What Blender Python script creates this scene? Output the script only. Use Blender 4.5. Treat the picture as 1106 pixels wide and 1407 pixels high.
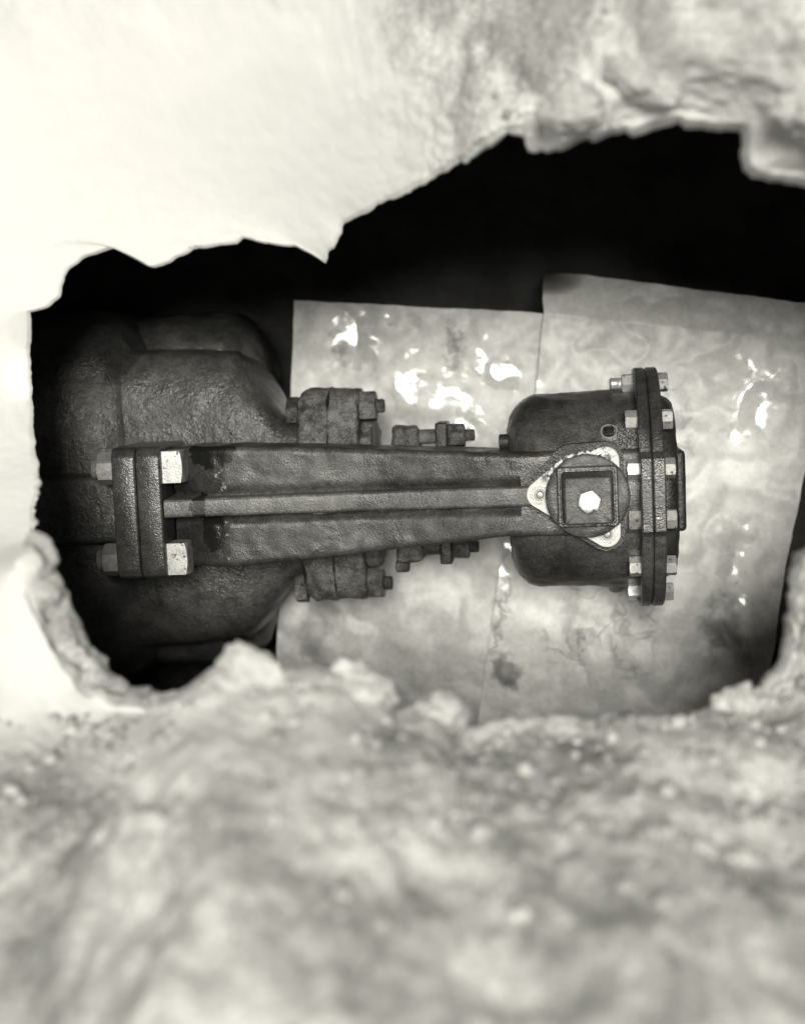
import bpy, bmesh, math, random
from mathutils import Vector, Matrix, noise
R = math.radians
random.seed(7)
for o in list(bpy.data.objects):
    bpy.data.objects.remove(o)
scn = bpy.context.scene
C = scn.collection

# ------------------------------------------------------------------ camera
cam_d = bpy.data.cameras.new('camera'); cam = bpy.data.objects.new('camera', cam_d); C.objects.link(cam)
M3 = Matrix(((0.9947772565, -0.0107727922, 0.1014995410),
             (0.0, 0.9944146808, 0.1055435582),
             (-0.1020696325, -0.1049923312, 0.9892211080)))
cam.matrix_world = Matrix.Translation((0, 0, 2.2)) @ M3.to_4x4()
cam_d.sensor_fit = 'HORIZONTAL'; cam_d.sensor_width = 36.0
cam_d.lens = 36.0 * 2200.0 / 1106.0
cam_d.clip_start = 0.05; cam_d.clip_end = 100
cam_d.dof.use_dof = True; cam_d.dof.focus_distance = 2.2
cam_d.dof.aperture_fstop = 2.5
scn.camera = cam

# ------------------------------------------------------------------ light
SUN_TILT, SUN_AZ = 11.5, 22.0        # degrees off the zenith, compass bearing (0 = picture top)
TINT = (1.0, 0.977, 0.868)           # warm-toned print
w = bpy.data.worlds.new('World'); scn.world = w; w.use_nodes = True
nt = w.node_tree; nt.nodes.clear()
sky = nt.nodes.new('ShaderNodeTexSky'); sky.sky_type = 'NISHITA'; sky.sun_disc = False
sky.sun_elevation = R(90 - SUN_TILT); sky.sun_rotation = R(SUN_AZ)
bw = nt.nodes.new('ShaderNodeRGBToBW'); mul = nt.nodes.new('ShaderNodeVectorMath'); mul.operation = 'MULTIPLY'
mul.inputs[1].default_value = TINT
bg = nt.nodes.new('ShaderNodeBackground'); bg.inputs[1].default_value = 0.06
out = nt.nodes.new('ShaderNodeOutputWorld')
nt.links.new(sky.outputs[0], bw.inputs[0]); nt.links.new(bw.outputs[0], mul.inputs[0])
nt.links.new(mul.outputs[0], bg.inputs[0]); nt.links.new(bg.outputs[0], out.inputs[0])
sl = bpy.data.lights.new('sun', 'SUN'); so = bpy.data.objects.new('sun', sl); C.objects.link(so)
sl.energy = 4.0; sl.angle = R(18); sl.color = TINT
so.location = (0, 0, 5)
so.rotation_euler = Vector((-math.sin(R(SUN_AZ)) * math.sin(R(SUN_TILT)), -math.cos(R(SUN_AZ)) * math.sin(R(SUN_TILT)), -math.cos(R(SUN_TILT)))).to_track_quat('-Z', 'Y').to_euler()
vs = scn.view_settings
vs.view_transform = 'Standard'; vs.look = 'None'; vs.gamma = 1.0; vs.exposure = -0.26; vs.use_curve_mapping = False

scn.cycles.use_adaptive_sampling = True; scn.cycles.adaptive_threshold = .03; scn.cycles.max_bounces = 5; scn.cycles.diffuse_bounces = 3; scn.cycles.glossy_bounces = 3; scn.cycles.transmission_bounces = 0
# ------------------------------------------------------------------ helpers
def sstep(a, b, x):
    t = max(0.0, min(1.0, (x - a) / (b - a))); return t * t * (3 - 2 * t)
def fbm(p, sc, oc=4):
    return noise.fractal(Vector(p) * sc, 1.0, 2.0, oc, noise_basis='PERLIN_ORIGINAL')
def link(name, me, mat, parent=None, smooth=35):
    o = bpy.data.objects.new(name, me); C.objects.link(o)
    if mat is not None: me.materials.append(mat)
    if smooth is not None:
        me.polygons.foreach_set('use_smooth', [True] * len(me.polygons))
        me.set_sharp_from_angle(angle=R(smooth))
    if parent is not None: o.parent = parent
    return o
def mesh_of(name, V, F):
    me = bpy.data.meshes.new(name); me.from_pydata([tuple(v) for v in V], [], F); me.update(); return me
def bm_mesh(name, bm):
    bmesh.ops.recalc_face_normals(bm, faces=bm.faces)
    me = bpy.data.meshes.new(name); bm.to_mesh(me); bm.free(); return me
def tag(o, label=None, cat=None, group=None, kind=None):
    if label: o['label'] = label
    if cat: o['category'] = cat
    if group: o['group'] = group
    if kind: o['kind'] = kind
    return o
def empty(name, loc, rz=0, label=None, cat=None, group=None):
    o = bpy.data.objects.new(name, None); C.objects.link(o); o.location = loc; o.rotation_euler = (0, 0, rz)
    o.empty_display_size = 0.05
    return tag(o, label, cat, group)
def roughen(me, amp, sc, oc=3, seed=0.0):
    me.update()
    nn = [v.normal.copy() for v in me.vertices]
    for v, n in zip(me.vertices, nn):
        v.co = v.co + n * (fbm(v.co + Vector((seed, seed * .7, 0)), sc, oc) * amp)
    me.update()
def rbox(name, x0, x1, y0, y1, z0, z1, bev, mat, parent, seg=3, sub=0, amp=0.0):
    bm = bmesh.new(); bmesh.ops.create_cube(bm, size=1.0)
    for v in bm.verts:
        v.co = Vector((x0 + (v.co.x + .5) * (x1 - x0), y0 + (v.co.y + .5) * (y1 - y0), z0 + (v.co.z + .5) * (z1 - z0)))
    bmesh.ops.bevel(bm, geom=list(bm.edges), offset=bev, segments=seg, profile=.5, affect='EDGES')
    if sub:
        bmesh.ops.triangulate(bm, faces=[f for f in bm.faces if len(f.verts) > 4])
        bmesh.ops.subdivide_edges(bm, edges=[e for e in bm.edges if e.calc_length() > .012], cuts=sub, use_grid_fill=True)
    me = bm_mesh(name, bm)
    if amp: roughen(me, amp, 45)
    return link(name, me, mat, parent)
def loft(name, rings, mat, parent, caps=True, smooth=35, amp=0, sc=30):
    n = len(rings[0]); V = [p for r in rings for p in r]; F = []
    for i in range(len(rings) - 1):
        for j in range(n):
            F.append((i * n + j, i * n + (j + 1) % n, (i + 1) * n + (j + 1) % n, (i + 1) * n + j))
    if caps:
        F.append(tuple(range(n - 1, -1, -1))); F.append(tuple((len(rings) - 1) * n + j for j in range(n)))
    bm = bmesh.new(); me = mesh_of(name, V, F); bm.from_mesh(me); bpy.data.meshes.remove(me)
    me = bm_mesh(name, bm)
    if amp: roughen(me, amp, sc)
    return link(name, me, mat, parent, smooth)
def lathe_x(name, prof, yc, zc, mat, parent, n=64, amp=0, sc=30, smooth=35):   # prof: (x, r)
    rings = [[(x, yc + r * math.cos(2 * math.pi * j / n), zc + r * math.sin(2 * math.pi * j / n)) for j in range(n)] for x, r in prof]
    return loft(name, rings, mat, parent, True, smooth, amp, sc)
def lathe_z(name, prof, xc, yc, mat, parent, n=64, amp=0, sc=30, smooth=35):   # prof: (z, r)
    rings = [[(xc + r * math.cos(2 * math.pi * j / n), yc + r * math.sin(2 * math.pi * j / n), z) for j in range(n)] for z, r in prof]
    return loft(name, rings, mat, parent, True, smooth, amp, sc)
def hexr(th, af, sides=6):
    s = 2 * math.pi / sides; d = (th % s) - s / 2
    return af / 2 / math.cos(d)
def nut_rings(af, L, phase, sides=6, cham=.55, both=False, n=60):
    """prism of `sides` flats with turned-off corners, running from 0 to L; ring points are (t, a, b)"""
    def ring(fn):
        return [fn(2 * math.pi * j / n) for j in range(n)]
    def side(th): return hexr(th, af, sides)
    r0 = af / 2 * .97
    def P(t, r, th): return (t, r * math.cos(th + phase), r * math.sin(th + phase))
    rings = []
    if both:
        rings.append(ring(lambda th: P(0, r0, th)))
        rings.append(ring(lambda th: P((side(th) - r0) * cham, side(th), th)))
    else:
        rings.append(ring(lambda th: P(0, side(th) * .985, th)))
        rings.append(ring(lambda th: P(.0006, side(th), th)))
    rings.append(ring(lambda th: P(L - (side(th) - r0) * cham, side(th), th)))
    rings.append(ring(lambda th: P(L, r0, th)))
    rings.append(ring(lambda th: P(L - .0004, r0 * .55, th)))
    return rings
def nut_x(name, x, yc, zc, af, L, d, mat, parent, phase=0.0, sides=6, both=False, cham=.55):
    rings = [[(x + d * t, yc + a, zc + b) for t, a, b in r] for r in nut_rings(af, L, phase, sides, cham, both)]
    return loft(name, rings, mat, parent, True, 22)
def stub_x(name, x, yc, zc, r, L, d, mat, parent, pitch=.003, n=28):
    prof = [(x, r)]; k = 0; t = 0
    while t < L - pitch:
        prof.append((x + d * (t + pitch * .5), r * .86)); prof.append((x + d * (t + pitch), r)); t += pitch
    prof.append((x + d * L, r * .8)); prof.append((x + d * (L + .0005), r * .4))
    return lathe_x(name, prof, yc, zc, mat, parent, n, smooth=60)

# ------------------------------------------------------------------ materials
def node(nt, typ, **kw):
    n = nt.nodes.new(typ)
    for k, v in kw.items(): setattr(n, k, v)
    return n
class MB:
    def __init__(s, name):
        s.m = bpy.data.materials.new(name); s.m.use_nodes = True; s.t = s.m.node_tree
        s.p = s.t.nodes['Principled BSDF']; s.co = node(s.t, 'ShaderNodeTexCoord').outputs['Object']
    def L(s, a, b): s.t.links.new(a, b)
    def noise(s, scale, detail=4, rough=.55, vec=None, dist=0.0):
        n = node(s.t, 'ShaderNodeTexNoise'); n.inputs['Scale'].default_value = scale
        n.inputs['Detail'].default_value = detail; n.inputs['Roughness'].default_value = rough
        n.inputs['Distortion'].default_value = dist
        s.L(vec or s.co, n.inputs['Vector']); return n.outputs['Fac']
    def voro(s, scale, feature='F1', vec=None):
        n = node(s.t, 'ShaderNodeTexVoronoi'); n.feature = feature; n.inputs['Scale'].default_value = scale
        s.L(vec or s.co, n.inputs['Vector']); return n.outputs['Distance']
    def math(s, op, a, b=None, c=None, clamp=False):
        n = node(s.t, 'ShaderNodeMath', operation=op, use_clamp=clamp)
        for i, v in enumerate((a, b, c)):
            if v is None: continue
            if isinstance(v, (int, float)): n.inputs[i].default_value = v
            else: s.L(v, n.inputs[i])
        return n.outputs[0]
    def ramp(s, f, a, b, lo=0.0, hi=1.0):
        n = node(s.t, 'ShaderNodeMapRange'); n.interpolation_type = 'SMOOTHSTEP'
        s.L(f, n.inputs[0]); n.inputs[1].default_value = a; n.inputs[2].default_value = b
        n.inputs[3].default_value = lo; n.inputs[4].default_value = hi; return n.outputs[0]
    def grey(s, v):
        n = node(s.t, 'ShaderNodeCombineColor')
        for i in range(3):
            if isinstance(v, (int, float)): n.inputs[i].default_value = v
            else: s.L(v, n.inputs[i])
        return n.outputs[0]
    def mix(s, f, a, b):
        n = node(s.t, 'ShaderNodeMix'); n.data_type = 'FLOAT'
        for sock, v in ((n.inputs[0], f), (n.inputs[2], a), (n.inputs[3], b)):
            if isinstance(v, (int, float)): sock.default_value = v
            else: s.L(v, sock)
        return n.outputs[0]
    def xyz(s):
        n = node(s.t, 'ShaderNodeSeparateXYZ'); s.L(s.co, n.inputs[0]); return n.outputs
    def spot(s, cx, cy, rx, ry):      # soft elliptical patch in the thing's own plan, 1 at its centre
        x, y, z = s.xyz()
        dx = s.math('DIVIDE', s.math('SUBTRACT', x, cx), rx); dy = s.math('DIVIDE', s.math('SUBTRACT', y, cy), ry)
        return s.math('SUBTRACT', 1.0, s.math('SQRT', s.math('ADD', s.math('MULTIPLY', dx, dx), s.math('MULTIPLY', dy, dy))))
    def bump(s, h, strength, dist, prev=None):
        n = node(s.t, 'ShaderNodeBump'); n.inputs['Strength'].default_value = strength; n.inputs['Distance'].default_value = dist
        s.L(h, n.inputs['Height'])
        if prev is not None: s.L(prev, n.inputs['Normal'])
        return n.outputs[0]
    def fin(s, col, rough=.5, nrm=None, spec=.5, metal=0.0):
        for v, k in ((rough, 'Roughness'), (spec, 'Specular IOR Level'), (metal, 'Metallic')):
            if isinstance(v, (int, float)): s.p.inputs[k].default_value = v
            else: s.L(v, s.p.inputs[k])
        s.L(s.grey(col), s.p.inputs['Base Color'])
        if nrm is not None: s.L(nrm, s.p.inputs['Normal'])
        return s.m

def iron(name, lo, hi, rough=(.35, .6), grain=1.0, wet=None, pits=.5):
    m = MB(name)
    big = m.noise(14, 3, .6); mid = m.noise(75, 3, .65); fine = m.noise(430, 1, .6)
    f = m.math('ADD', m.math('MULTIPLY', big, .55), m.math('MULTIPLY', mid, .45))
    col = m.ramp(f, .36, .64, lo, hi); col = m.math('MULTIPLY', col, m.ramp(m.noise(6, 2, .5, dist=1.0), .35, .65, .72, 1.3))
    col = m.math('MULTIPLY', col, m.ramp(fine, .25, .75, .6, 1.45))
    # light dust specks caught in the casting skin
    sp = m.ramp(m.voro(190), .0, .17, 1.0, 0.0); sp = m.math('MULTIPLY', sp, m.ramp(m.noise(36, 3, .6), .56, .68))
    col = m.math('ADD', col, m.math('MULTIPLY', sp, .16))
    n = m.bump(m.math('ADD', m.math('MULTIPLY', mid, .38), m.math('MULTIPLY', fine, .24)), 1.0 * grain, .0045)
    ro = m.ramp(m.noise(26, 2, .6), .35, .65, rough[0], rough[1])
    return m, col, ro, n

m, c, r, n = iron('cast_iron_arm', .038, .085, (.36, .54), .42)
st = m.ramp(m.math('ADD', m.spot(-.268, .078, .045, .03), m.math('MULTIPLY', m.noise(60, 5, .6), 1.1)), .72, .76)
st2 = m.ramp(m.math('ADD', m.spot(-.27, -.03, .028, .05), m.math('MULTIPLY', m.noise(75, 5, .65), 1.0)), .86, .9)
st3 = m.ramp(m.math('ADD', m.spot(-.285, -.0, .016, .03), m.math('MULTIPLY', m.noise(80, 5, .6), 1.0)), .86, .9)
stain = m.math('MAXIMUM', m.math('MAXIMUM', st, st2), st3)
x, y, z = m.xyz()
west = m.ramp(x, -.262, -.245, 1.0, 0.0)
chip = m.math('MULTIPLY', m.ramp(m.noise(130, 4, .7), .6, .66), m.ramp(m.math('ABSOLUTE', m.math('ADD', m.math('ADD', x, .253), m.math('MULTIPLY', m.math('SUBTRACT', m.noise(40, 3), .5), .05))), .0, .012, 1.0, 0.0))
c = m.math('MULTIPLY', c, m.mix(west, 1.0, .72))
c = m.mix(chip, c, .5)
c = m.mix(stain, c, .012)
IRON_ARM = m.fin(c, m.mix(west, r, .28), n, .58)
m, c, r, n = iron('sheen_iron_rib', .075, .135, (.36, .48), .35)  # same iron as the arm, its brighter sheen painted into the colour
st = m.ramp(m.math('ADD', m.spot(-.285, -.0, .02, .03), m.math('MULTIPLY', m.noise(80, 3, .6), 1.0)), .86, .9)
IRON_RIB = m.fin(m.mix(st, c, .015), r, n, .65)
m, c, r, n = iron('cast_iron_housing', .04, .085, (.28, .44), .6)
grit = m.math('MULTIPLY', m.ramp(m.math('ADD', m.spot(.308, .07, .03, .03), m.noise(45, 3)), .45, .9), m.ramp(m.noise(520, 2, .6), .5, .62))
c = m.math('ADD', c, m.math('MULTIPLY', grit, .32))
IRON = m.fin(c, r, n, .75)
m, c, r, n = iron('cast_iron_cover', .02, .04, (.35, .5), .8)
IRON_DK = m.fin(c, r, n, .45)
m, c, r, n = iron('tarred_valve_iron', .035, .075, (.3, .48), .8)
lump = m.noise(130, 1, .5); n = m.bump(lump, .22, .005, n)
IRON_VALVE = m.fin(c, r, n, .5)
m, c, r, n = iron('rusty_gland_iron', .03, .15, (.35, .6), 1.7)
IRON_RUST = m.fin(c, r, n, .4)
m = MB('bare_steel'); f = m.noise(60, 4, .6); ff = m.noise(300, 3, .7)
c = m.math('MULTIPLY', m.ramp(f, .3, .7, .5, .74), m.ramp(ff, .3, .62, .82, 1.0))
sp = m.ramp(m.noise(110, 3, .7), .56, .66); sp = m.math('MULTIPLY', sp, m.ramp(m.noise(30, 2), .38, .52))
STEEL = m.fin(m.mix(sp, c, .1), .4, m.bump(ff, .25, .001), .5, .55)
m = MB('dull_steel'); f = m.noise(60, 4, .6); ff = m.noise(300, 3, .7)
c = m.math('MULTIPLY', m.ramp(f, .3, .7, .34, .5), m.ramp(ff, .3, .65, .75, 1.05))
STEEL_DULL = m.fin(c, .4, m.bump(ff, .3, .001), .5, .5)
m = MB('white_lead_paint'); f = m.noise(50, 5, .65); d = m.noise(160, 4, .6)
c = m.ramp(f, .35, .65, .72, .86)
dirt = m.math('MULTIPLY', m.ramp(d, .46, .54), m.ramp(m.math('ADD', m.spot(.235, .045, .06, .035), m.math('MULTIPLY', f, .7)), .25, .6))
WHITE = m.fin(m.mix(dirt, c, .06), .5, m.bump(d, .4, .002), .5)

# ground: dry pale clay and mortar; "pale" whitens the smooth slab, painting in its overexposure
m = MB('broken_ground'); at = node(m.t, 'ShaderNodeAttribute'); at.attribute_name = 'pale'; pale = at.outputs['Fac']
a = m.noise(7, 3, .6, dist=.6); b = m.noise(30, 3, .6); cc = m.noise(170, 2, .65)
f = m.math('ADD', m.math('MULTIPLY', a, .68), m.math('MULTIPLY', b, .32))
dirt = m.ramp(f, .38, .62, .4, .84); dirt = m.math('MULTIPLY', dirt, m.ramp(cc, .3, .7, .78, 1.2)); dirt = m.math('MULTIPLY', dirt, m.ramp(m.noise(3.2, 2, .5), .4, .62, 1.08, .74))
spk = m.ramp(m.voro(95), .1, .3, 1.0, 0.0); spk = m.math('MULTIPLY', spk, m.ramp(m.noise(30, 3), .46, .6))
dirt = m.mix(m.math('MULTIPLY', spk, .4), dirt, .75)
overexp_white = m.ramp(b, .3, .7, .84, .86)
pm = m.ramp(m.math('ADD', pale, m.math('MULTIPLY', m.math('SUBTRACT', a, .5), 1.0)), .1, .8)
c = m.mix(pm, dirt, overexp_white)
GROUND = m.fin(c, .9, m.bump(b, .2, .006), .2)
m = MB('pebble_stone'); g = node(m.t, 'ShaderNodeNewGeometry'); rnd = g.outputs['Random Per Island']
c = m.math('MULTIPLY', m.ramp(rnd, 0, 1, .34, .66), m.ramp(m.noise(160, 3), .3, .7, .8, 1.15))
PEBBLE = m.fin(c, .75, None, .35)
def stone_mat(name, lo, hi):
    m = MB(name); f = m.noise(22, 5, .65); b = m.noise(110, 4, .65)
    c = m.math('MULTIPLY', m.ramp(f, .35, .65, lo, hi), m.ramp(b, .3, .7, .82, 1.12))
    return m.fin(c, .85, m.bump(b, .5, .006), .25)
STONE_P = stone_mat('pale_limestone', .55, .8); STONE_G = stone_mat('grey_stone', .25, .5); STONE_C = stone_mat('broken_concrete', .5, .72)
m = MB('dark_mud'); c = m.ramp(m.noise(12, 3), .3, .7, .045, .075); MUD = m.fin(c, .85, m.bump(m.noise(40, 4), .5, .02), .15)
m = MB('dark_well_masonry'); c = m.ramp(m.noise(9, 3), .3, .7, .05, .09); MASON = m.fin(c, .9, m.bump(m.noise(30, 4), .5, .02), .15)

# ------------------------------------------------------------------ the broken ground around the opening
RIM0 = [(-0.679, 0.038, 0.22), (-0.656, 0.046, 0.22), (-0.641, 0.059, 0.22), (-0.629, 0.091, 0.22), (-0.605, 0.109, 0.22), (-0.572, 0.119, 0.22), (-0.546, 0.109, 0.22), (-0.521, 0.093, 0.22), (-0.496, 0.099, 0.22), (-0.468, 0.116, 0.22), (-0.433, 0.122, 0.22), (-0.401, 0.128, 0.22), (-0.369, 0.122, 0.22), (-0.337, 0.118, 0.22), (-0.305, 0.102, 0.22), (-0.286, 0.115, 0.238), (-0.274, 0.142, 0.25), (-0.253, 0.152, 0.27), (-0.214, 0.168, 0.31), (-0.176, 0.182, 0.35), (-0.139, 0.194, 0.39), (-0.105, 0.209, 0.43000000000000005), (-0.071, 0.224, 0.47), (-0.043, 0.224, 0.48), (-0.04, 0.202, 0.48), (-0.01, 0.198, 0.5), (0.013, 0.205, 0.5), (0.039, 0.211, 0.5), (0.08, 0.215, 0.5), (0.096, 0.221, 0.5), (0.124, 0.222, 0.5), (0.174, 0.218, 0.5), (0.176, 0.197, 0.5), (0.186, 0.168, 0.5), (0.21, 0.163, 0.5), (0.24, 0.156, 0.5), (0.345, 0.147, 0.5), (0.469, 0.103, 0.5), (0.495, -0.022, 0.5), (0.449, -0.134, 0.5), (0.319, -0.185, 0.5), (0.239, -0.219, 0.5), (0.232, -0.275, 0.5), (0.226, -0.329, 0.5), (0.207, -0.362, 0.5), (0.167, -0.364, 0.5660000000000001), (0.119, -0.37, 0.62), (0.076, -0.376, 0.62), (0.033, -0.38, 0.62), (0.004, -0.373, 0.62), (-0.025, -0.374, 0.62), (-0.061, -0.378, 0.62), (-0.098, -0.389, 0.62), (-0.117, -0.364, 0.64), (-0.14, -0.357, 0.64), (-0.167, -0.365, 0.63), (-0.182, -0.342, 0.66), (-0.203, -0.328, 0.66), (-0.231, -0.318, 0.67), (-0.267, -0.318, 0.67), (-0.303, -0.314, 0.67), (-0.327, -0.311, 0.67), (-0.349, -0.321, 0.66), (-0.375, -0.344, 0.64), (-0.406, -0.366, 0.6), (-0.442, -0.38, 0.55), (-0.462, -0.373, 0.55), (-0.479, -0.356, 0.55), (-0.492, -0.335, 0.55), (-0.508, -0.325, 0.55), (-0.518, -0.295, 0.55), (-0.536, -0.26, 0.55), (-0.557, -0.234, 0.55), (-0.6, -0.222, 0.45), (-0.626, -0.188, 0.375), (-0.662, -0.135, 0.27), (-0.693, -0.075, 0.18), (-0.693, -0.009, 0.18)]
RIM1 = [(-0.676, 0.039, 0.234), (-0.653, 0.046, 0.234), (-0.637, 0.06, 0.234), (-0.625, 0.091, 0.234), (-0.601, 0.109, 0.234), (-0.568, 0.119, 0.234), (-0.542, 0.109, 0.234), (-0.517, 0.094, 0.234), (-0.493, 0.1, 0.234), (-0.466, 0.117, 0.234), (-0.43, 0.123, 0.234), (-0.398, 0.129, 0.234), (-0.366, 0.122, 0.234), (-0.334, 0.119, 0.234), (-0.304, 0.103, 0.234), (-0.285, 0.115, 0.252), (-0.273, 0.142, 0.264), (-0.252, 0.152, 0.28400000000000003), (-0.213, 0.168, 0.324), (-0.175, 0.182, 0.364), (-0.139, 0.193, 0.404), (-0.104, 0.209, 0.44400000000000006), (-0.072, 0.224, 0.484), (-0.046, 0.229, 0.494), (-0.037, 0.211, 0.494), (-0.008, 0.204, 0.55), (0.012, 0.209, 0.55), (0.035, 0.213, 0.55), (0.074, 0.217, 0.55), (0.09, 0.223, 0.55), (0.119, 0.224, 0.55), (0.173, 0.217, 0.55), (0.179, 0.194, 0.55), (0.189, 0.169, 0.55), (0.209, 0.166, 0.55), (0.237, 0.16, 0.55), (0.338, 0.15, 0.55), (0.462, 0.103, 0.55), (0.488, -0.021, 0.55), (0.443, -0.132, 0.55), (0.314, -0.183, 0.55), (0.241, -0.217, 0.55), (0.235, -0.272, 0.55), (0.231, -0.327, 0.55), (0.213, -0.361, 0.55), (0.166, -0.367, 0.605), (0.118, -0.374, 0.65), (0.076, -0.381, 0.65), (0.033, -0.385, 0.65), (0.004, -0.377, 0.65), (-0.024, -0.377, 0.65), (-0.06, -0.386, 0.65), (-0.096, -0.394, 0.65), (-0.114, -0.367, 0.68), (-0.137, -0.362, 0.68), (-0.162, -0.366, 0.68), (-0.178, -0.351, 0.6900000000000001), (-0.2, -0.335, 0.7), (-0.226, -0.325, 0.71), (-0.262, -0.326, 0.71), (-0.298, -0.323, 0.71), (-0.323, -0.32, 0.71), (-0.344, -0.328, 0.71), (-0.368, -0.346, 0.7), (-0.387, -0.359, 0.6900000000000001), (-0.429, -0.384, 0.615), (-0.46, -0.381, 0.615), (-0.492, -0.365, 0.615), (-0.513, -0.341, 0.615), (-0.531, -0.314, 0.615), (-0.544, -0.284, 0.615), (-0.557, -0.258, 0.615), (-0.563, -0.231, 0.615), (-0.598, -0.22, 0.464), (-0.622, -0.186, 0.389), (-0.659, -0.134, 0.28400000000000003), (-0.69, -0.075, 0.194), (-0.69, -0.009, 0.194)]
NA = 1100
def resample(P):
    return [Vector(p) for p in P]
K = len(RIM0)
mids = [(Vector(RIM0[i]) + Vector(RIM1[i])) / 2 for i in range(K)]
lens = [(mids[(i + 1) % K] - mids[i]).length for i in range(K)]
tot = sum(lens); ts = []
acc = 0; seg = []
for i in range(K): seg.append((acc, acc + lens[i])); acc += lens[i]
def at(P, s):
    s = s % tot
    for i in range(K):
        if seg[i][0] <= s <= seg[i][1]:
            k = (s - seg[i][0]) / lens[i]
            return Vector(P[i]).lerp(Vector(P[(i + 1) % K]), k)
    return Vector(P[0])
HC = Vector((-.13, -.075, 0))
def outdir(p):
    d = Vector((p.x - HC.x, p.y - HC.y, 0)); return d.normalized()
TS = [.11 * (i / 55) ** 1.6 for i in range(1, 56)] + [.11 + .3 * (i / 30) ** 1.3 for i in range(1, 31)] + [.41 + 3.0 * (i / 10) ** 1.7 for i in range(1, 11)]
rings = []; palev = []
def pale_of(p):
    n_ = sstep(.12, -.3, p.x) * sstep(-.36, -.2, p.y) * (1 - .8 * sstep(.24, .62, p.y + .3 * sstep(-.4, .1, p.x)))  # upper-left slab: overexposure put into the colour as white
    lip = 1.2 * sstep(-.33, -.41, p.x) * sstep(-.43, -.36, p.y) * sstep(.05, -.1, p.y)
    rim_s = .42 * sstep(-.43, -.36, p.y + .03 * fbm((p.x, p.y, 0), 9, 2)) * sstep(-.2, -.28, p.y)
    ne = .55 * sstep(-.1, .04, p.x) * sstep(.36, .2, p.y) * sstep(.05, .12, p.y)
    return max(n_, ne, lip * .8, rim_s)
row1 = []
for k in range(NA):
    s = tot * k / NA
    p0, p1 = at(RIM0, s), at(RIM1, s)
    d = outdir(p1)
    jag = fbm((p0.x, p0.y, 3.1), 55, 3) * (.0035 if p0.x < -.5 else .006) + fbm((p0.x, p0.y, 9.1), 17, 2) * .004
    p0 = p0 + d * jag; p1 = p1 + d * jag * .7
    sw = sstep(.45, .95, -d.y)
    lowl = sstep(.3, .8, -d.x)
    row = []
    row.append(p0 + d * .30 + Vector((0, 0, -.12)))
    row.append(p0 + d * .16 + Vector((0, 0, -.085)))
    row.append(p0 + d * .06 + Vector((0, 0, -.05)))
    row.append(p0 + d * .018 + Vector((0, 0, -.02)))
    NI = 14
    for i in range(NI + 1):
        f = i / NI; q = p0.lerp(p1, f)
        q = q - d * (.006 * math.sin(math.pi * f))
        row.append(q)
    row1.append((p1, sw, lowl))
    rings.append(row)
# outward the jagged rim dissolves step by step into a smooth rise of the ground
def smooth_loop(A, n_, it=3):
    for _ in range(it):
        c_ = [0.0]; E_ = A[-n_:] + A + A[:n_]
        for v_ in E_: c_.append(c_[-1] + v_)
        A = [(c_[i + 2 * n_ + 1] - c_[i]) / (2 * n_ + 1) for i in range(len(A))]
    return A
TH = [math.atan2(p.y - HC.y, p.x - HC.x) for p, _, _ in row1]
dev = []; base = TH[0]; prev = TH[0]; un_ = [TH[0]]
for a_ in TH[1:]:
    d_ = (a_ - prev + math.pi) % (2 * math.pi) - math.pi; un_.append(un_[-1] + d_); prev = a_
sgn = 1 if un_[-1] > un_[0] else -1
dev = [un_[k] - sgn * 2 * math.pi * k / NA for k in range(NA)]      # periodic part of the bearing
RA = [math.hypot(p.x - HC.x, p.y - HC.y) for p, _, _ in row1]; ZA = [p.z for p, _, _ in row1]
LV = [(0.0, dev, RA, ZA)]
for t_, n_ in ((.012, 3), (.03, 8), (.06, 18), (.1, 34), (.17, 55)):
    LV.append((t_, smooth_loop(dev, n_), [r_ for r_ in smooth_loop(RA, n_)], smooth_loop(ZA, n_)))
for k in range(NA):
    p1, sw, lowl = row1[k]
    for t in TS:
        a_ = LV[-1]; b_ = LV[-1]; f = 0
        for q in range(len(LV) - 1):
            if LV[q][0] <= t <= LV[q + 1][0]: a_, b_ = LV[q], LV[q + 1]; f = (t - a_[0]) / (b_[0] - a_[0]); break
        th = a_[1][k] * (1 - f) + b_[1][k] * f + sgn * 2 * math.pi * k / NA
        rr = a_[2][k] * (1 - f) + b_[2][k] * f + t; zz = a_[3][k] * (1 - f) + b_[3][k] * f
        zr = ((.2 - .18 * sstep(.1, -.15, p1.x)) * (1 - math.exp(-t / .16))) * (1 - sw) + sw * (.95 - .4 * lowl) * (1 - math.exp(-t / .17))
        rings[k].append(Vector((HC.x + math.cos(th) * rr, HC.y + math.sin(th) * rr, zz + zr)))
nr = len(rings[0]); V = [q for row in rings for q in row]; F = []
for k in range(NA):
    for i in range(nr - 1):
        a_, b_ = k * nr + i, ((k + 1) % NA) * nr + i
        F.append((a_, a_ + 1, b_ + 1, b_))
me = mesh_of('ground', V, F); me.update()
nrm = [v.normal.copy() for v in me.vertices]
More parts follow.
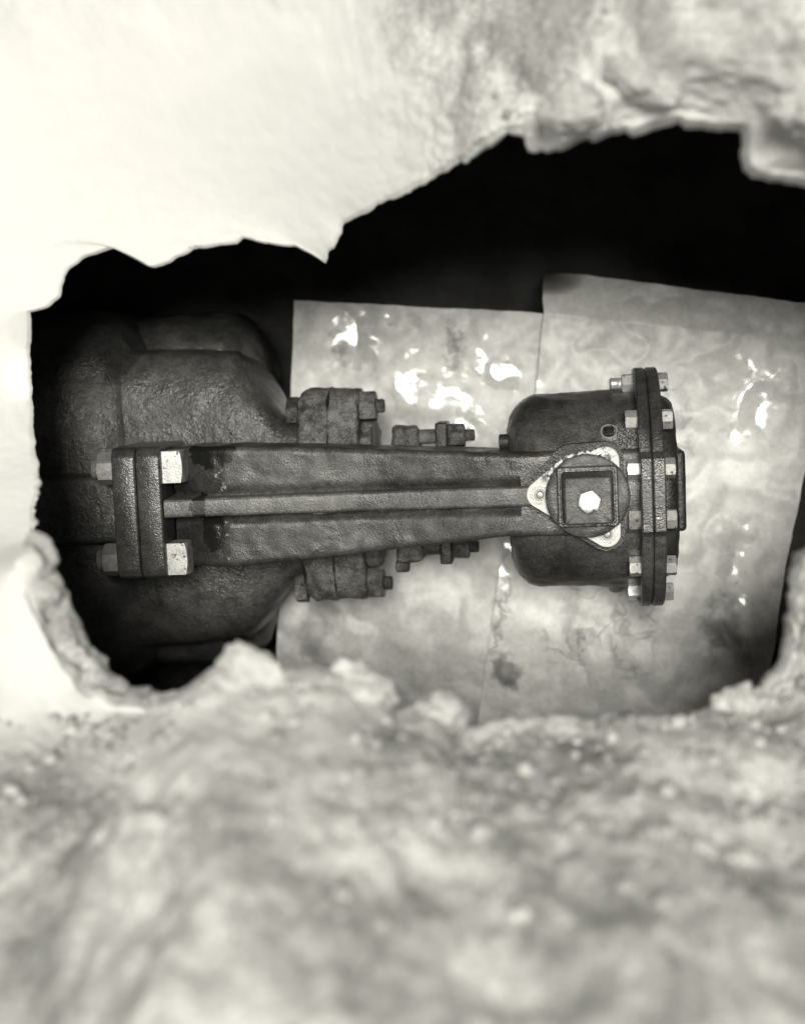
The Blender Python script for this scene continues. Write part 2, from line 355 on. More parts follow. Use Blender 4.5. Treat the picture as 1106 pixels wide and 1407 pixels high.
for idx, v in enumerate(me.vertices):
    i = idx % nr; co = v.co.copy(); pl = pale_of(co)
    out_w = sstep(2, 10, i)
    lum = fbm(co, 6, 3) * .022 + fbm(co + Vector((5, 2, 1)), 18, 3) * .0045 + fbm(co, 38, 3) * .0045 + fbm(co, 85, 4) * .004
    flat = fbm(co, 6, 2) * .002 + fbm(co, 60, 3) * .0006
    soft = 1.0 if i >= 18 else .45
    sw_in = sstep(-.33, -.42, co.x) * sstep(-.12, -.2, co.y) * sstep(3, 7, i) * sstep(20, 15, i)
    if sw_in > 0:
        lum += (abs(fbm(co + Vector((1, 7, 3)), 10, 3)) * -.03 + .004 + fbm(co, 40, 3) * .004) * sw_in; pl *= 1 - sw_in; soft = max(soft, sw_in)
    v.co = co + nrm[idx] * (lum * (1 - pl) + flat * pl) * out_w * soft
me.update()
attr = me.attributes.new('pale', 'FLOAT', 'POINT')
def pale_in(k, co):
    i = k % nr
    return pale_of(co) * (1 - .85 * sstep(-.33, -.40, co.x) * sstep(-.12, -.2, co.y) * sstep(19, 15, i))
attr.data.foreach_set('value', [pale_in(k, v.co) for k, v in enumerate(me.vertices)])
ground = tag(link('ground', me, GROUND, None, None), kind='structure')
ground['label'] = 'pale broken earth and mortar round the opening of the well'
me.polygons.foreach_set('use_smooth', [True] * len(me.polygons))
GV = [(v.co.copy(), v.normal.copy(), i % nr) for i, v in enumerate(me.vertices)]

# the dark well below: wall and floor
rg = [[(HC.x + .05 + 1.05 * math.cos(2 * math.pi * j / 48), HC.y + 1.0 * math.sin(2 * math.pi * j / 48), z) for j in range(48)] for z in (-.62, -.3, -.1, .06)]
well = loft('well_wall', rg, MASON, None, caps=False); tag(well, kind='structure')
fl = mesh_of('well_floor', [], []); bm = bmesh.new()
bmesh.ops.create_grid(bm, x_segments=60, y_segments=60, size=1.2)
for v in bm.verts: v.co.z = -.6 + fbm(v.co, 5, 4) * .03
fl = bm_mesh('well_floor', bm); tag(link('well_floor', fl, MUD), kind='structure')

# ------------------------------------------------------------------ pale backing sheets under the valve
def sheet_mat(name, stains_shade, glints, glare, lo, hi):
    m = MB(name); a = m.noise(5, 4, .6, dist=.3); b = m.noise(24, 4, .6, dist=.2); f = m.noise(110, 4, .65)
    c = m.ramp(m.math('ADD', m.math('MULTIPLY', a, .6), m.math('MULTIPLY', b, .4)), .38, .62, lo, hi)
    c = m.math('MULTIPLY', c, m.ramp(f, .3, .7, .9, 1.07)); c = m.math('MULTIPLY', c, m.ramp(m.noise(13, 3, .6, dist=.5), .5, .68, 1.0, .87))
    stain = None  # water stains, plus one patch of painted shade
    for (cx, cy, rx, ry, amt, rough_) in stains_shade:
        if rough_ < 0:      # thin branching water stain
            vn = m.math('ABSOLUTE', m.math('SUBTRACT', m.noise(-rough_, 4, .55, dist=.7), .5))
            s_ = m.math('MULTIPLY', m.ramp(vn, .0, .06, 1.0, 0.0), m.ramp(m.spot(cx, cy, rx, ry), 0.0, .5))
        else:
            s_ = m.ramp(m.math('ADD', m.spot(cx, cy, rx, ry), m.math('MULTIPLY', m.math('SUBTRACT', m.noise(rough_, 5, .65), .5), 2.6)), .15, .9)
        s_ = m.math('MULTIPLY', s_, amt); stain = s_ if stain is None else m.math('MAXIMUM', stain, s_)
    c = m.mix(stain, c, .07)
    wet = None
    for (cx, cy, rx, ry) in glints:
        s_ = m.math('ADD', m.spot(cx, cy, rx, ry), m.math('MULTIPLY', m.math('SUBTRACT', m.noise(20, 3, .55, dist=1.2), .5), 3.6))
        s_ = m.ramp(s_, .3, .62); wet = s_ if wet is None else m.math('MAXIMUM', wet, s_)
    fl_ = m.bump(f, .12, .002)
    rip = m.bump(m.noise(13, 2, .5), .3, .006, fl_)
    ro = m.mix(wet, .42, .13)
    sp = m.mix(wet, .5, 1.0)
    return m.fin(c, ro, rip, sp)
def sheet(name, corner_fn, nu, nv, amp, mat, label, seed, thick=.0018):
    V = []; F = []
    for side in (0, 1):
        for i in range(nu + 1):
            for j in range(nv + 1):
                u, v = i / nu, j / nv; p = corner_fn(u, v)
                cr = fbm((p.x + seed, p.y, .3), 4, 3) * amp + (abs(fbm((p.x, p.y + seed, 1.3), 9, 3)) - .15) * amp * .9 + fbm((p.x, p.y, seed), 26, 2) * amp * .12
                ew = max(sstep(.04, 0, u), sstep(.96, 1, u), sstep(.03, 0, v))
                ox, oy = fbm((p.x, p.y, 7 + seed), 30, 3) * .0013 * ew, fbm((p.x, p.y, 11 + seed), 30, 3) * .0013 * ew
                V.append((p.x + ox, p.y + oy, p.z + cr - side * thick))
    S = (nu + 1) * (nv + 1)
    for i in range(nu):
        for j in range(nv):
            a_ = i * (nv + 1) + j; q = (a_, a_ + nv + 1, a_ + nv + 2, a_ + 1)
            F.append(q); F.append(tuple(S + t for t in reversed(q)))
    edge = [i * (nv + 1) for i in range(nu + 1)] + [nu * (nv + 1) + j for j in range(1, nv + 1)] + [i * (nv + 1) + nv for i in range(nu - 1, -1, -1)] + [j for j in range(nv - 1, 0, -1)]
    for k in range(len(edge)):
        a_, b_ = edge[k], edge[(k + 1) % len(edge)]; F.append((a_, a_ + S, b_ + S, b_))
    bm = bmesh.new(); me = mesh_of(name, V, F); bm.from_mesh(me); me = bm_mesh(name, bm)
    return tag(link(name, me, mat, None, 60), label, 'sheet', 'pale backing sheets laid under the valve')
def poly(pts, v):
    n = len(pts) - 1; k = min(int(v * n), n - 1); return Vector(pts[k]).lerp(Vector(pts[k + 1]), v * n - k)
LW = [(-0.438, 0.067, -0.37), (-0.445, -0.095, -0.36), (-0.459, -0.362, -0.34), (-0.473, -0.67, -0.32)]
LE = [(-0.01, 0.045, -0.375), (-0.019, -0.095, -0.365), (-0.048, -0.362, -0.345), (-0.086, -0.666, -0.325)]
RW = [(-0.043, 0.116, -0.4), (-0.038, 0.046, -0.355), (-0.048, -0.069, -0.345), (-0.1, -0.333, -0.325), (-0.144, -0.659, -0.3)]
RE = [(0.385, 0.058, -0.36), (0.389, 0.0, -0.355), (0.388, -0.101, -0.34), (0.342, -0.352, -0.32), (0.302, -0.646, -0.3)]
def left_fn(u, v): return poly(LW, v).lerp(poly(LE, v), u)
def right_fn(u, v):
    p = poly(RW, v).lerp(poly(RE, v), u)
    c_ = max(0.0, 1 - math.hypot(u / .17, v / .15)); p.z -= .24 * c_ * c_        # top corner bent down to darken it, in place of a cast shadow
    return p
SH_L = sheet_mat('wet_paper_left', [(-0.181, -0.000, 0.024, 0.057, .85, 60), (-0.361, 0.000, 0.029, 0.048, .5, 70), (-0.257, -0.314, 0.086, 0.067, .5, 30), (-0.400, -0.428, 0.048, 0.190, .55, 14)],  # last patch paints the shade at the sheet's lower left
                 [(-0.17, -0.10, 0.085, 0.06), (-0.33, -0.0, 0.06, 0.07), (-0.25, -0.06, 0.03, 0.09), (-0.115, -0.06, 0.045, 0.06)], None, .46, .6)
SH_R = sheet_mat('wet_paper_right', [(0.015, -0.43, 0.05, 0.1, .35, 30), (0.11, -0.42, 0.03, 0.1, .3, 40), (0.019, -0.45, 0.07, 0.12, .5, -13), (0.02, -0.47, 0.02, 0.05, .7, 50), (0.105, -0.44, 0.05, 0.12, .45, -17), (0.25, -0.45, 0.06, 0.09, .75, 16), (-0.095, -0.523, 0.04, 0.05, .85, 22), (0.162, -0.152, 0.05, 0.13, .4, -18), (-0.114, -0.40, 0.04, 0.13, .6, -20)],
                 [(0.29, -0.10, 0.05, 0.10), (0.257, -0.343, 0.035, 0.07), (-0.095, -0.32, 0.02, 0.11), (-0.055, -0.11, 0.03, 0.08)], None, .58, .7)
sheet('paper_sheet', left_fn, 110, 150, .009, SH_L, 'smaller wet pale sheet with white puddles behind the bolted gland', 1.7)
sheet('paper_sheet', right_fn, 130, 160, .011, SH_R, 'larger stained pale sheet lying under the drum of the gear housing', 6.2)

# ------------------------------------------------------------------ the valve
OX, OY, ROT = -.22573, -.21797, R(2.5)
valve = empty('gate_valve', (OX, OY, 0), ROT, 'large dark tarred valve lying on its side under the gear housing arm', 'valve')
def superring(x, yc, zc, hw, hh, n=2.6, N=96):
    out = []
    for j in range(N):
        t = 2 * math.pi * j / N; c_, s_ = math.cos(t), math.sin(t)
        out.append((x, yc + hw * math.copysign(abs(c_) ** (2 / n), c_), zc + hh * math.copysign(abs(s_) ** (2 / n), s_)))
    return out
def dense(sec, step=.008):
    out = []
    for a_, b_ in zip(sec, sec[1:]):
        k = max(1, int(math.dist(a_[:1] + a_[3:4], b_[:1] + b_[3:4]) / step))
        for i in range(k): out.append(tuple(a_[q] + (b_[q] - a_[q]) * i / k for q in range(len(a_))))
    out.append(sec[-1]); return out
def sloft(name, sec, n, mat, amp=.002, sc=24):
    return loft(name, [superring(*s_, n=n) for s_ in dense(sec)], mat, valve, True, 50, amp, sc)
sloft('body', [(-.85, -.002, -.33, .30, .225), (-.6, -.002, -.33, .302, .225), (-.49, -.002, -.33, .298, .222), (-.455, -.002, -.33, .285, .215), (-.432, -.002, -.33, .262, .205), (-.415, -.002, -.33, .235, .185), (-.402, -.002, -.33, .215, .13), (-.395, -.002, -.33, .17, .1)], 3.4, IRON_VALVE, .004)
sloft('body_flange', [(-.44, -.004, -.37, .281, .15), (-.33, -.004, -.37, .285, .15), (-.295, -.004, -.37, .282, .15), (-.275, -.004, -.37, .268, .145), (-.258, -.004, -.37, .248, .135), (-.247, -.004, -.37, .22, .12), (-.24, -.004, -.37, .18, .1)], 3.6, IRON_VALVE, .004)
sloft('bonnet', [(-.46, -.005, -.25, .232, .115), (-.41, -.005, -.25, .23, .118), (-.32, -.005, -.25, .226, .12), (-.27, -.005, -.25, .221, .12), (-.25, -.005, -.25, .207, .12), (-.235, -.005, -.25, .187, .118), (-.215, -.008, -.24, .16, .11), (-.195, -.01, -.225, .132, .095), (-.175, -.01, -.21, .117, .085), (-.15, -.01, -.21, .112, .08)], 4.2, IRON_VALVE, .002)
def rim_plate(name, x0, x1, yN, yS, zc, hh, mat, bev=.006, n=3.4, bR=.002):
    yc, hw = (yN + yS) / 2, (yN - yS) / 2
    sec = [(x0, bev), (x0 + bev * .3, bev * .3), (x0 + bev, 0), (x1 - bR, 0), (x1 - bR * .3, bR * .3), (x1, bR)]
    sec2 = []
    for a_, b_ in zip(sec, sec[1:]):
        k = max(1, int(abs(b_[0] - a_[0]) / .006))
        for i in range(k): sec2.append((a_[0] + (b_[0] - a_[0]) * i / k, a_[1] + (b_[1] - a_[1]) * i / k))
    sec2.append(sec[-1])
    return loft(name, [superring(x, yc, zc, hw - d_, hh - d_, n) for x, d_ in sec2], mat, valve, True, 40, .0045, 38)
rim_plate('gland_flange', -.166, -.1195, .155, -.165, -.19, .078, IRON_RUST, .014)
rim_plate('gland_flange', -.1185, -.074, .153, -.163, -.19, .078, IRON_RUST, .002, 3.4, .005)
rim_plate('stuffing_box', -.074, -.056, .105, -.115, -.19, .07, IRON_RUST, .004)
lathe_x('stuffing_neck', [(-.056, .07), (-.03, .066), (.02, .064), (.024, .058)], -.005, -.19, IRON_DK, valve, 48, .001)
for (yy, x1_) in ((.126, -.074), (-.14, -.074)):
    b = nut_x('gland_bolt', x1_, yy, -.165, .041, .024, 1, IRON_RUST, valve, .3)
    stub_x('bolt_end', x1_ + .024, yy, -.165, .011, .012, 1, IRON_RUST, b)
    nut_x('bolt_head', -.166, yy - .004, -.165, .04, .018, -1, IRON_RUST, b, .2)
for (sg, yl0, yl1, yr) in ((1, .048, .096, .078), (-1, -.108, -.055, -.088)):
    rbox('gland_lug', -.027, .012, yl0, yl1, -.19, -.135, .008, IRON_RUST, valve, 3, 2, .004)
    stud = lathe_x('gland_stud', [(.012, .011), (.04, .011)], yr, -.16, IRON_RUST, valve, 24)
    rbox('stud_block', .038, .056, yl0 - .002, yl1 + .003, -.19, -.13, .003, IRON_DK, stud)
    nut_x('stud_nut', .056, yr, -.16, .032, .024, 1, IRON_RUST, stud, .26)
    stub_x('stud_end', .08, yr, -.16, .0095, .014, 1, IRON_RUST, stud)
lathe_x('lug_pin', [(-.03, .007), (-.028, .0095), (-.012, .0095), (-.009, .006)], -.113, -.15, IRON_RUST, valve, 24)
lathe_x('stem', [(-.05, .024), (.16, .024)], -.005, -.19, STEEL_DULL, valve, 32)
rbox('yoke_seat', -.62, -.40, -.055, .045, -.30, -.055, .012, IRON_VALVE, valve, 3, 3, .002)

# ------------------------------------------------------------------ the gear housing
hs = empty('gear_housing', (OX, OY, 0), ROT, 'new cast iron gear housing with long ribbed arm and round bolted drum', 'gear housing')
YC = -.005
# mating flanges at the left end
def flange_plate(name, x0, x1, prof):
    bm = bmesh.new()
    vs = [bm.verts.new((x0, y_, z_)) for y_, z_ in prof]; f = bm.faces.new(vs)
    r_ = bmesh.ops.extrude_face_region(bm, geom=[f])
    for v in r_['geom']:
        if isinstance(v, bmesh.types.BMVert): v.co.x = x1
    bmesh.ops.recalc_face_normals(bm, faces=bm.faces)
    bmesh.ops.bevel(bm, geom=[e for e in bm.edges], offset=.0035, segments=3, profile=.5, affect='EDGES')
    me = bm_mesh(name, bm); return link(name, me, IRON_ARM, hs, 30)
prof = [(-.099, -.13), (.088, -.13), (.088, .006), (.083, .016), (.074, .021), (-.086, .021), (-.095, .016), (-.099, .006)]
flange_plate('flange_plate', -.4055, -.3715, prof)
flange_plate('flange_plate', -.3705, -.3355, prof)
for yy in (.058, -.072):
    hd = nut_x('flange_bolt', -.3355, yy, -.012, .0445, .029, 1, STEEL, hs, R(45), 4, False, .32)
    nut_x('nut', -.4055, yy, -.008, .041, .024, -1, STEEL_DULL, hd, .12)
    stub_x('bolt_end', -.4295, yy, -.008, .0155, .011, -1, STEEL_DULL, hd)
# arm
def armsec(x):
    tb = [(-.34, .083, -.088), (-.30, .085, -.087), (-.23, .083, -.0865), (-.13, .078, -.0805), (0, .070, -.068), (.145, .0615, -.0545), (.19, .061, -.0545)]
    for a_, b_ in zip(tb, tb[1:]):
        if a_[0] <= x <= b_[0]:
            k = (x - a_[0]) / (b_[0] - a_[0]); yN, yS = a_[1] + (b_[1] - a_[1]) * k, a_[2] + (b_[2] - a_[2]) * k
    top = -.05 * (1 - sstep(-.352, -.262, x)) - .0022 * (1 - sstep(-.254, -.249, x)) + .0205 * sstep(-.06, .17, x)
    ed = -.012 * (1 - sstep(-.26, -.245, x))
    bot = -.095; r_ = .009; pts = []
    def line(p, q, n_):
        for i in range(n_): pts.append((p[0] + (q[0] - p[0]) * i / n_, p[1] + (q[1] - p[1]) * i / n_))
    def arc(cy, cz, a0, a1, n_=6):
        for i in range(n_): t = R(a0 + (a1 - a0) * i / n_); pts.append((cy + r_ * math.cos(t), cz + r_ * math.sin(t)))
    line((yS, bot), (yN, bot), 8); line((yN, bot), (yN, top - r_), 6)
    arc(yN - r_, top - r_, 0, 90)
    n_ = 44
    for i in range(n_):
        f = i / n_; y_ = (yN - r_) + ((yS + r_) - (yN - r_)) * f
        # slight dish beside the rib
        g_ = -.009 * math.exp(-((abs(y_) - .015) / .007) ** 2)
        seam = .0011 * (math.exp(-((x + .127) / .004) ** 2) + math.exp(-((x - .003) / .003) ** 2) * sstep(0, -.02, y_))
        pts.append((y_, top + g_ + seam))
    arc(yS + r_, top - r_, 90, 180); line((yS, top - r_), (yS, bot), 6)
    return [(x, y_, z_) for y_, z_ in pts]
xs = [-.334 + i * .006 for i in range(int((.185 + .334) / .006) + 1)]
arm = loft('arm', [armsec(x) for x in xs], IRON_ARM, hs, True, 32, .0012, 40)
rb = []
for i in range(86):
    x = -.333 + i * (.178 + .333) / 85; k = i / 85; hw = .0125 + .0015 * k; zt = .02 - .003 * k + .014 * sstep(-.06, .17, x)
    if x > .15: zt -= .0
    yo = .0 + .002 * k; r_ = .0045; pts = []
    for cy, a0 in ((hw - r_, 0), (-hw + r_, 90)):
        for q in range(7): t = R(a0 + 90 * q / 6); pts.append((x, yo + cy + r_ * math.cos(t), zt - r_ + r_ * math.sin(t)))
    pts += [(x, yo - hw - .003, -.06), (x, yo + hw + .003, -.06)]
    rb.append(pts)
loft('rib', rb, IRON_RIB, arm, True, 32, .0007, 40)
# drum
DZ, DR = -.12, .139
pr = [(.146, .02), (.1455, .06), (.1455, .085)]
for q in range(1, 13): t = R(180 - 90 * q / 12 * 1.0); pr.append((.1455 + .045 + .045 * math.cos(t), DR - .045 + .045 * math.sin(t)))
x = .1455 + .045
while x < .322: x += .008; pr.append((x, DR + .004 * sstep(.2, .326, x)))
pr.append((.3265, DR + .004))
drum = lathe_x('drum', pr, -.004, DZ, IRON, hs, 160, .0016, 40)
lathe_x('drum_hub', [(.118, .04), (.12, .046), (.16, .05)], -.005, -.19, IRON, drum, 32)
def saddle_ring(x):
    hw = .0575; zt = .0215; zb = -.06; r_ = .008; pts = []
    yc = .003
    def arc(cy, cz, a0): 
        for q in range(6): t = R(a0 + 90 * q / 5); pts.append((x, yc + cy + r_ * math.cos(t), cz + r_ * math.sin(t)))
    pts += [(x, yc + hw + .002, zb)]
    arc(hw - r_, zt - r_, 0)
    for i in range(1, 14): pts.append((x, yc + (hw - r_) - 2 * (hw - r_) * i / 14, zt))
    arc(-hw + r_, zt - r_, 90)
    pts += [(x, yc - hw - .002, zb)]
    return pts
rs = [saddle_ring(.165 + i * (.3265 - .165) / 26) for i in range(27)]
loft('saddle', rs, IRON_ARM, drum, True, 35, .001, 40)
lathe_x('boss_pin', [(.134, .008), (.135, .011), (.15, .011)], .072, -.06, IRON_DK, drum, 24)
# cover flange: two rings with a raised flat on top
def flange_ring(x, dr=0.0):
    pts = []
    N = 120
    for j in range(N):
        t = 2 * math.pi * j / N; r_ = .1715 - dr
        y_, z_ = r_ * math.cos(t), r_ * math.sin(t)
        if z_ > 0 and abs(y_ - .006) < .054: z_ = max(z_, .1775 - dr)
        pts.append((x, -.004 + y_, DZ + z_))
    return pts
def ring_plate(name, x0, x1, mat):
    b = .002
    return loft(name, [flange_ring(x0, b), flange_ring(x0 + b, 0), flange_ring((x0 * 2 + x1) / 3), flange_ring((x0 + 2 * x1) / 3), flange_ring(x1 - b, 0), flange_ring(x1, b)], mat, hs, True, 32)
ring_plate('drum_flange', .3255, .3412, IRON)
cv = ring_plate('cover_flange', .3422, .3588, IRON)
pc = [(.3585, .131), (.360, .131)]
for q in range(1, 11): t = R(90 - 90 * q / 10); pc.append((.360 + .020 * math.cos(t), .111 + .020 * math.sin(t)))
pc.append((.380, .05))
cover = lathe_x('cover', pc, -.004, DZ, IRON_DK, hs, 120, .0012, 40)
rbox('cover_boss', .365, .392, -.062, .052, -.27, -.045, .007, IRON_DK, cover, 4, 2, .001)
BR = .1525
for i, ang in enumerate((80, 41.5, 14.0, -12.0, -41.0, -80)):
    yy = -.004 + BR * math.sin(R(ang)) + (.001 if i else 0); zz = DZ + BR * math.cos(R(ang))
    ph = R((12, 40, 5, 33, 8, 25)[i])
    hd = nut_x('cover_bolt', .3588, yy, zz, .0245, .0145, 1, STEEL, hs, ph)
    nut_x('nut', .3255, yy, zz, .0245, .0165, -1, STEEL, hd, R((35, 10, 55, 28, 4, 40)[i]))
    if i == 0: stub_x('bolt_end', .309, yy, zz, .009, .017, -1, STEEL, hd, .0045)
# pipe plug on the drum's shoulder
def on_drum(y_, z_off): return DZ + math.sqrt((DR + z_off) ** 2 - (y_ + .004) ** 2)
px_, py_ = .287, .083; pz_ = on_drum(py_, .005)
nrmv = Vector((0, py_ + .004, pz_ - DZ)).normalized()
Q = Vector((0, 0, 1)).rotation_difference(nrmv).to_matrix()
def place(o, p): 
    o.matrix_local = Matrix.Translation(p) @ Q.to_4x4(); return o
pl = lathe_z('plug_collar', [(-.004, .0125), (.0015, .0125), (.003, .0115), (.003, .0098), (-.003, .0094)], 0, 0, STEEL, hs, 32); place(pl, (px_, py_, pz_))
sq = rbox('square_plug', -.0068, .0068, -.0068, .0068, -.004, .005, .001, IRON_DK, pl)
# lighter drain boss low on the front of the drum
db = lathe_x('drain_boss', [(-.004, .0125), (.0, .0145), (.010, .0145), (.014, .011)], 0, 0, STEEL_DULL, hs, 32)
db.matrix_local = Matrix.Translation((.294, -.152, -.2)) @ Matrix.Rotation(R(-60), 4, 'Z') @ Matrix.Rotation(R(-40), 4, 'Y')
# input stem: white three-eared gasket plate, iron disc, square operating nut
SX, SY = .2550, .0015
ears = [(.191, .004), (.2805, .0475), (.2795, -.0525)]
hull = []
import itertools
def circ(c, r_, n_=48): return [(c[0] + r_ * math.cos(2 * math.pi * k / n_), c[1] + r_ * math.sin(2 * math.pi * k / n_)) for k in range(n_)]
def convex(P):
    P = sorted(set(P))
    def half(Pp):
        h = []
        for p in Pp:
            while len(h) > 1 and (h[-1][0] - h[-2][0]) * (p[1] - h[-2][1]) - (h[-1][1] - h[-2][1]) * (p[0] - h[-2][0]) <= 0: h.pop()
            h.append(p)
        return h
    a_, b_ = half(P), half(reversed(P)); return a_[:-1] + b_[:-1]
H_ = convex([p for e in ears for p in circ(e, .0185)] + circ((.236, .034), .0235))
cxm = sum(p[0] for p in H_) / len(H_); cym = sum(p[1] for p in H_) / len(H_)
def sc_ring(z, k): return [(cxm + (p[0] - cxm) * k, cym + (p[1] - cym) * k, z) for p in H_]
gp = loft('eared_plate', [sc_ring(.0205, 1), sc_ring(.031, 1), sc_ring(.0325, .985), sc_ring(.0325, .5)], WHITE, hs, True, 40)
H2 = convex([p for e in ears for p in circ(e, .0245)] + circ((.236, .036), .034))
loft('plate_shadow_pad', [[(p[0], p[1], z) for p in H2] for z in (-.02, .019, .0225)], IRON_DK, hs, True, 40)  # dark pad painted in for the shadow gap round the plate
for e in ears:
    lathe_z('ear_gap_disc', [(.032, .0142), (.0329, .0142), (.0329, .005)], e[0], e[1], STEEL_DULL, gp, 32)  # dull disc laid on the plate draws the dark gap round the washer
    wr = [[(e[0] + a_, e[1] + b_, .0315 + t) for t, a_, b_ in r] for r in nut_rings(.0215, .004, .4)]
    wsh = loft('ear_washer', wr, WHITE, gp, True, 22)
    lathe_z('ear_ring', [(.034, .0084), (.0385, .0082), (.0395, .0074), (.039, .0066), (.033, .006)], e[0], e[1], WHITE, wsh, 32)
    lathe_z('ear_screw', [(.034, .0055), (.0375, .0055), (.0392, .004), (.0395, .002)], e[0], e[1], STEEL_DULL, wsh, 20)
disc = lathe_z('stem_disc', [(.03, .050), (.036, .0535), (.048, .0565), (.0502, .0555), (.0515, .0525), (.0512, .046), (.0508, .03)], SX, SY, IRON_ARM, hs, 96, .0006, 60)
def sqring(z, h, c=.004, n_=5):
    pts = []
    for qx, qy, a0 in ((1, 1, 0), (-1, 1, 90), (-1, -1, 180), (1, -1, 270)):
        for k in range(n_):
            t = R(a0 + 90 * k / (n_ - 1)); pts.append((SX + qx * (h - c) + c * math.cos(t), SY + qy * (h - c) + c * math.sin(t), z))
    return pts
loft('nut_base', [sqring(.0495, .0412), sqring(.0585, .0405), sqring(.0605, .039), sqring(.0605, .0368), sqring(.053, .0362)], IRON, disc, True, 30)
on = loft('operating_nut', [sqring(.052, .0342), sqring(.063, .0345), sqring(.066, .0335), sqring(.110, .0312), sqring(.1135, .0302, .0035), sqring(.1145, .0288, .003), sqring(.1145, .018, .003)], IRON_ARM, hs, True, 30)
rg = [[(SX + .001 + a_, SY - .001 + b_, .114 + t) for t, a_, b_ in r] for r in nut_rings(.0265, .010, .25, 6, .3)]
loft('nut_bolt', rg, STEEL, on, True, 22)
lathe_z('bolt_washer', [(.1144, .0165), (.1152, .0158), (.1152, .01)], SX + .001, SY - .001, IRON_RUST, on, 32)

# ------------------------------------------------------------------ loose stones and gravel
def stone(name, loc, size, mat, label, cat='stone', seed=0, flat=.65, cuts=5, rot=None, group=None):
    rnd = random.Random(seed); bm = bmesh.new(); bmesh.ops.create_icosphere(bm, subdivisions=4, radius=1)
    planes = []
    for k in range(cuts):
        d = Vector((rnd.uniform(-1, 1), rnd.uniform(-1, 1), rnd.uniform(-.6, 1))).normalized(); planes.append((d, rnd.uniform(.55, .8)))
    for v in bm.verts:
        for d, h in planes:
            q = v.co.dot(d)
            if q > h: v.co -= d * (q - h) * .75
        n_ = v.co.normalized()
        v.co += n_ * (fbm(v.co + Vector((seed * 3.1, 0, 0)), 1.8, 4) * .24 + fbm(v.co + Vector((seed, 4, 0)), 5, 4) * .12)
        v.co = Vector((v.co.x * size[0], v.co.y * size[1], v.co.z * size[2]))
    me = bm_mesh(name, bm); o = link(name, me, mat, None, 60); o.location = loc
    o.rotation_euler = rot or (rnd.uniform(-.3, .3), rnd.uniform(-.3, .3), rnd.uniform(0, 6))
    return tag(o, label, cat, group)
def ground_at(x, y):
    best = min((g for g in GV if g[2] >= 16), key=lambda g: (g[0].x - x) ** 2 + (g[0].y - y) ** 2); return best[0]
def surf(x, z):        # a point on the southern face of the pit at this x and height
    best = min((g for g in GV if g[2] >= 17 and g[0].y < -.2), key=lambda g: (g[0].x - x) ** 2 + (g[0].z - z) ** 2 * .6); return best[0]
p = ground_at(-.0, .235); stone('concrete_chunk', p + Vector((0, 0, .012)), (.036, .026, .028), STONE_C, 'pale square-edged concrete chunk jutting over the far rim above the two sheets', 'concrete chunk', 11, rot=(.1, .05, .12))
p = ground_at(.24, .22); stone('concrete_chunk', p + Vector((.0, 0.0, .01)), (.05, .038, .04), STONE_P, 'pale rounded chunk at the far right corner of the opening', 'concrete chunk', 23, rot=(0, .1, .5))
p = ground_at(.07, .245); stone('concrete_chunk', p + Vector((0, .01, .0)), (.04, .022, .02), STONE_C, 'flat pale slab piece lying just right of the square-edged chunk', 'concrete chunk', 5, rot=(.1, 0, -.3))
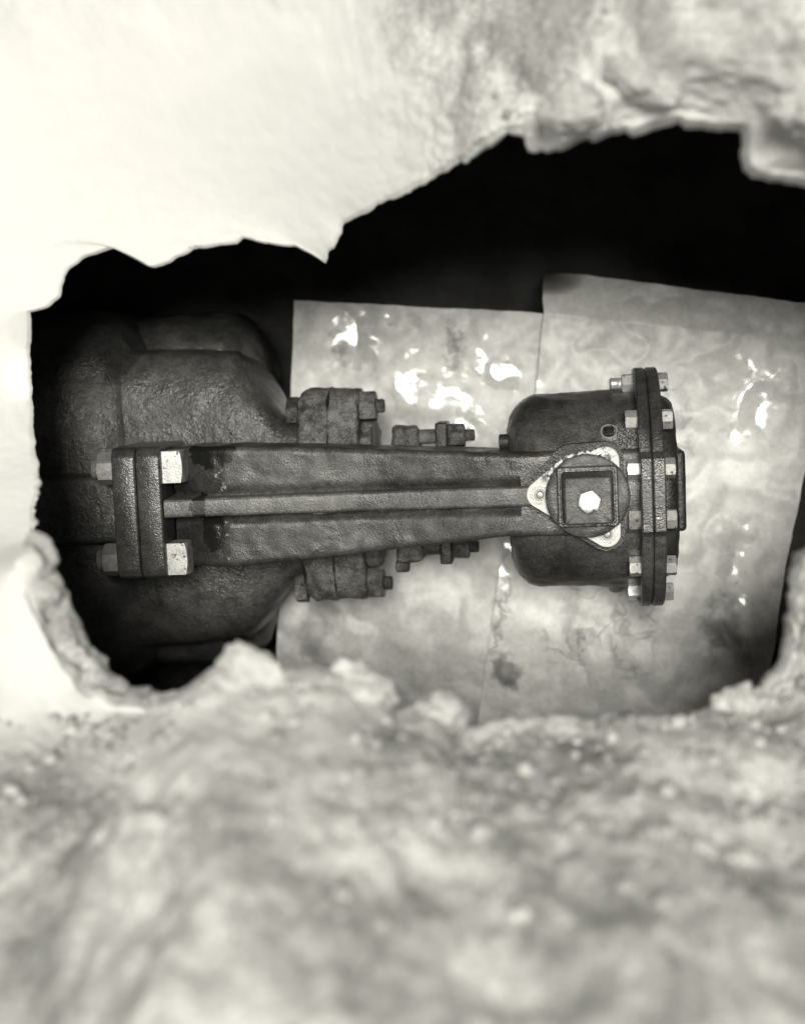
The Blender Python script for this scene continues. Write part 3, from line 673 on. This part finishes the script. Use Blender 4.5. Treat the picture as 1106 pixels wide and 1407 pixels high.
for k, (x_, y_, sx, mat_, lab) in enumerate([
    (-.118, -.355, .03, STONE_P, 'small blocky pale stone on the near rim left of the dark notch'),
    (0.0, -.355, .02, STONE_P, 'rounded pale stone on the near rim below the drum'),
    (-.295, -.325, .046, STONE_P, 'big pale lump on the near rim below the tarred valve'),
    (-.205, -.325, .042, STONE_P, 'pale broken lump on the near rim below the gland bolts'),
    (.055, -.37, .028, STONE_G, 'low grey stone in the near rim right of the rounded pale stone'),
    (.17, -.34, .03, STONE_P, 'pale stone at the near right corner of the opening'),
    (-.03, -.45, .016, STONE_P, 'white stone in the dirt face near the bottom middle'),
    (.005, -.445, .013, STONE_P, 'small white stone beside the white one in the dirt face'),
    (.09, -.50, .018, STONE_P, 'pale stone at the foot of the picture, right side'),
    (.01, -.50, .018, STONE_P, 'pale stone at the foot of the picture, middle'),
    (-.24, -.385, .012, STONE_P, 'small pale stone in the dirt face below the big lump'),
    (-.345, -.43, .045, STONE_C, 'pale low block in the dirt face at lower left')]):
    p = ground_at(x_, y_)
    big = sx > .04
    stone('stone', p + Vector((0, -.016 if big else -.006, -.02 if big else -.004)), (sx * 1.15, sx * .8, sx * .6) if big else (sx, sx * .8, sx * .75), mat_, lab, 'stone', (61 if big else 40) + k, cuts=4 if big else 5, rot=(.1, .05, .2 + k) if big else None, group='stones in the near face of the pit')
# uncountable grit on the ground
rnd = random.Random(3); V = []; F = []
bmi = bmesh.new(); bmesh.ops.create_icosphere(bmi, subdivisions=1, radius=1); iv = [v.co.copy() for v in bmi.verts]; iff = [tuple(v.index for v in f.verts) for f in bmi.faces]; bmi.free()
cand = [g for g in GV if 17 <= g[2] < 95 and -.62 < g[0].x < .42 and -.55 < g[0].y < .5]
near_rim = [g for g in cand if g[0].y < -.27 and g[0].y > -.44]
for it_ in range(2000):
    p, n_, _i = rnd.choice(cand if it_ < 700 else near_rim); pl_ = pale_of(p)
    if (pl_ > .3 and p.y > -.25) or (it_ < 700 and rnd.random() < pl_ * 1.6) or pl_ > .75: continue
    s_ = .0012 + .0085 * rnd.random() ** (4.0 if it_ < 700 else 2.6)
    ax = [s_ * rnd.uniform(.7, 1.3) for _ in range(3)]; rm = Matrix.Rotation(rnd.uniform(0, 6), 3, 'Z') @ Matrix.Rotation(rnd.uniform(-.7, .7), 3, 'X')
    b0 = len(V); off = Vector((rnd.gauss(0, .004), rnd.gauss(0, .004), 0))
    off -= n_ * off.dot(n_)
    for q in iv:
        d_ = Vector((q.x * ax[0], q.y * ax[1], q.z * ax[2] * .8)) * rnd.uniform(.85, 1.1)
        V.append(p + off + n_ * s_ * .15 + rm @ d_)
    F += [tuple(b0 + t for t in f) for f in iff]
tag(link('gravel', mesh_of('gravel', V, F), PEBBLE, None, 60), 'loose grit and small pebbles scattered over the dirt', 'gravel', None, 'stuff')
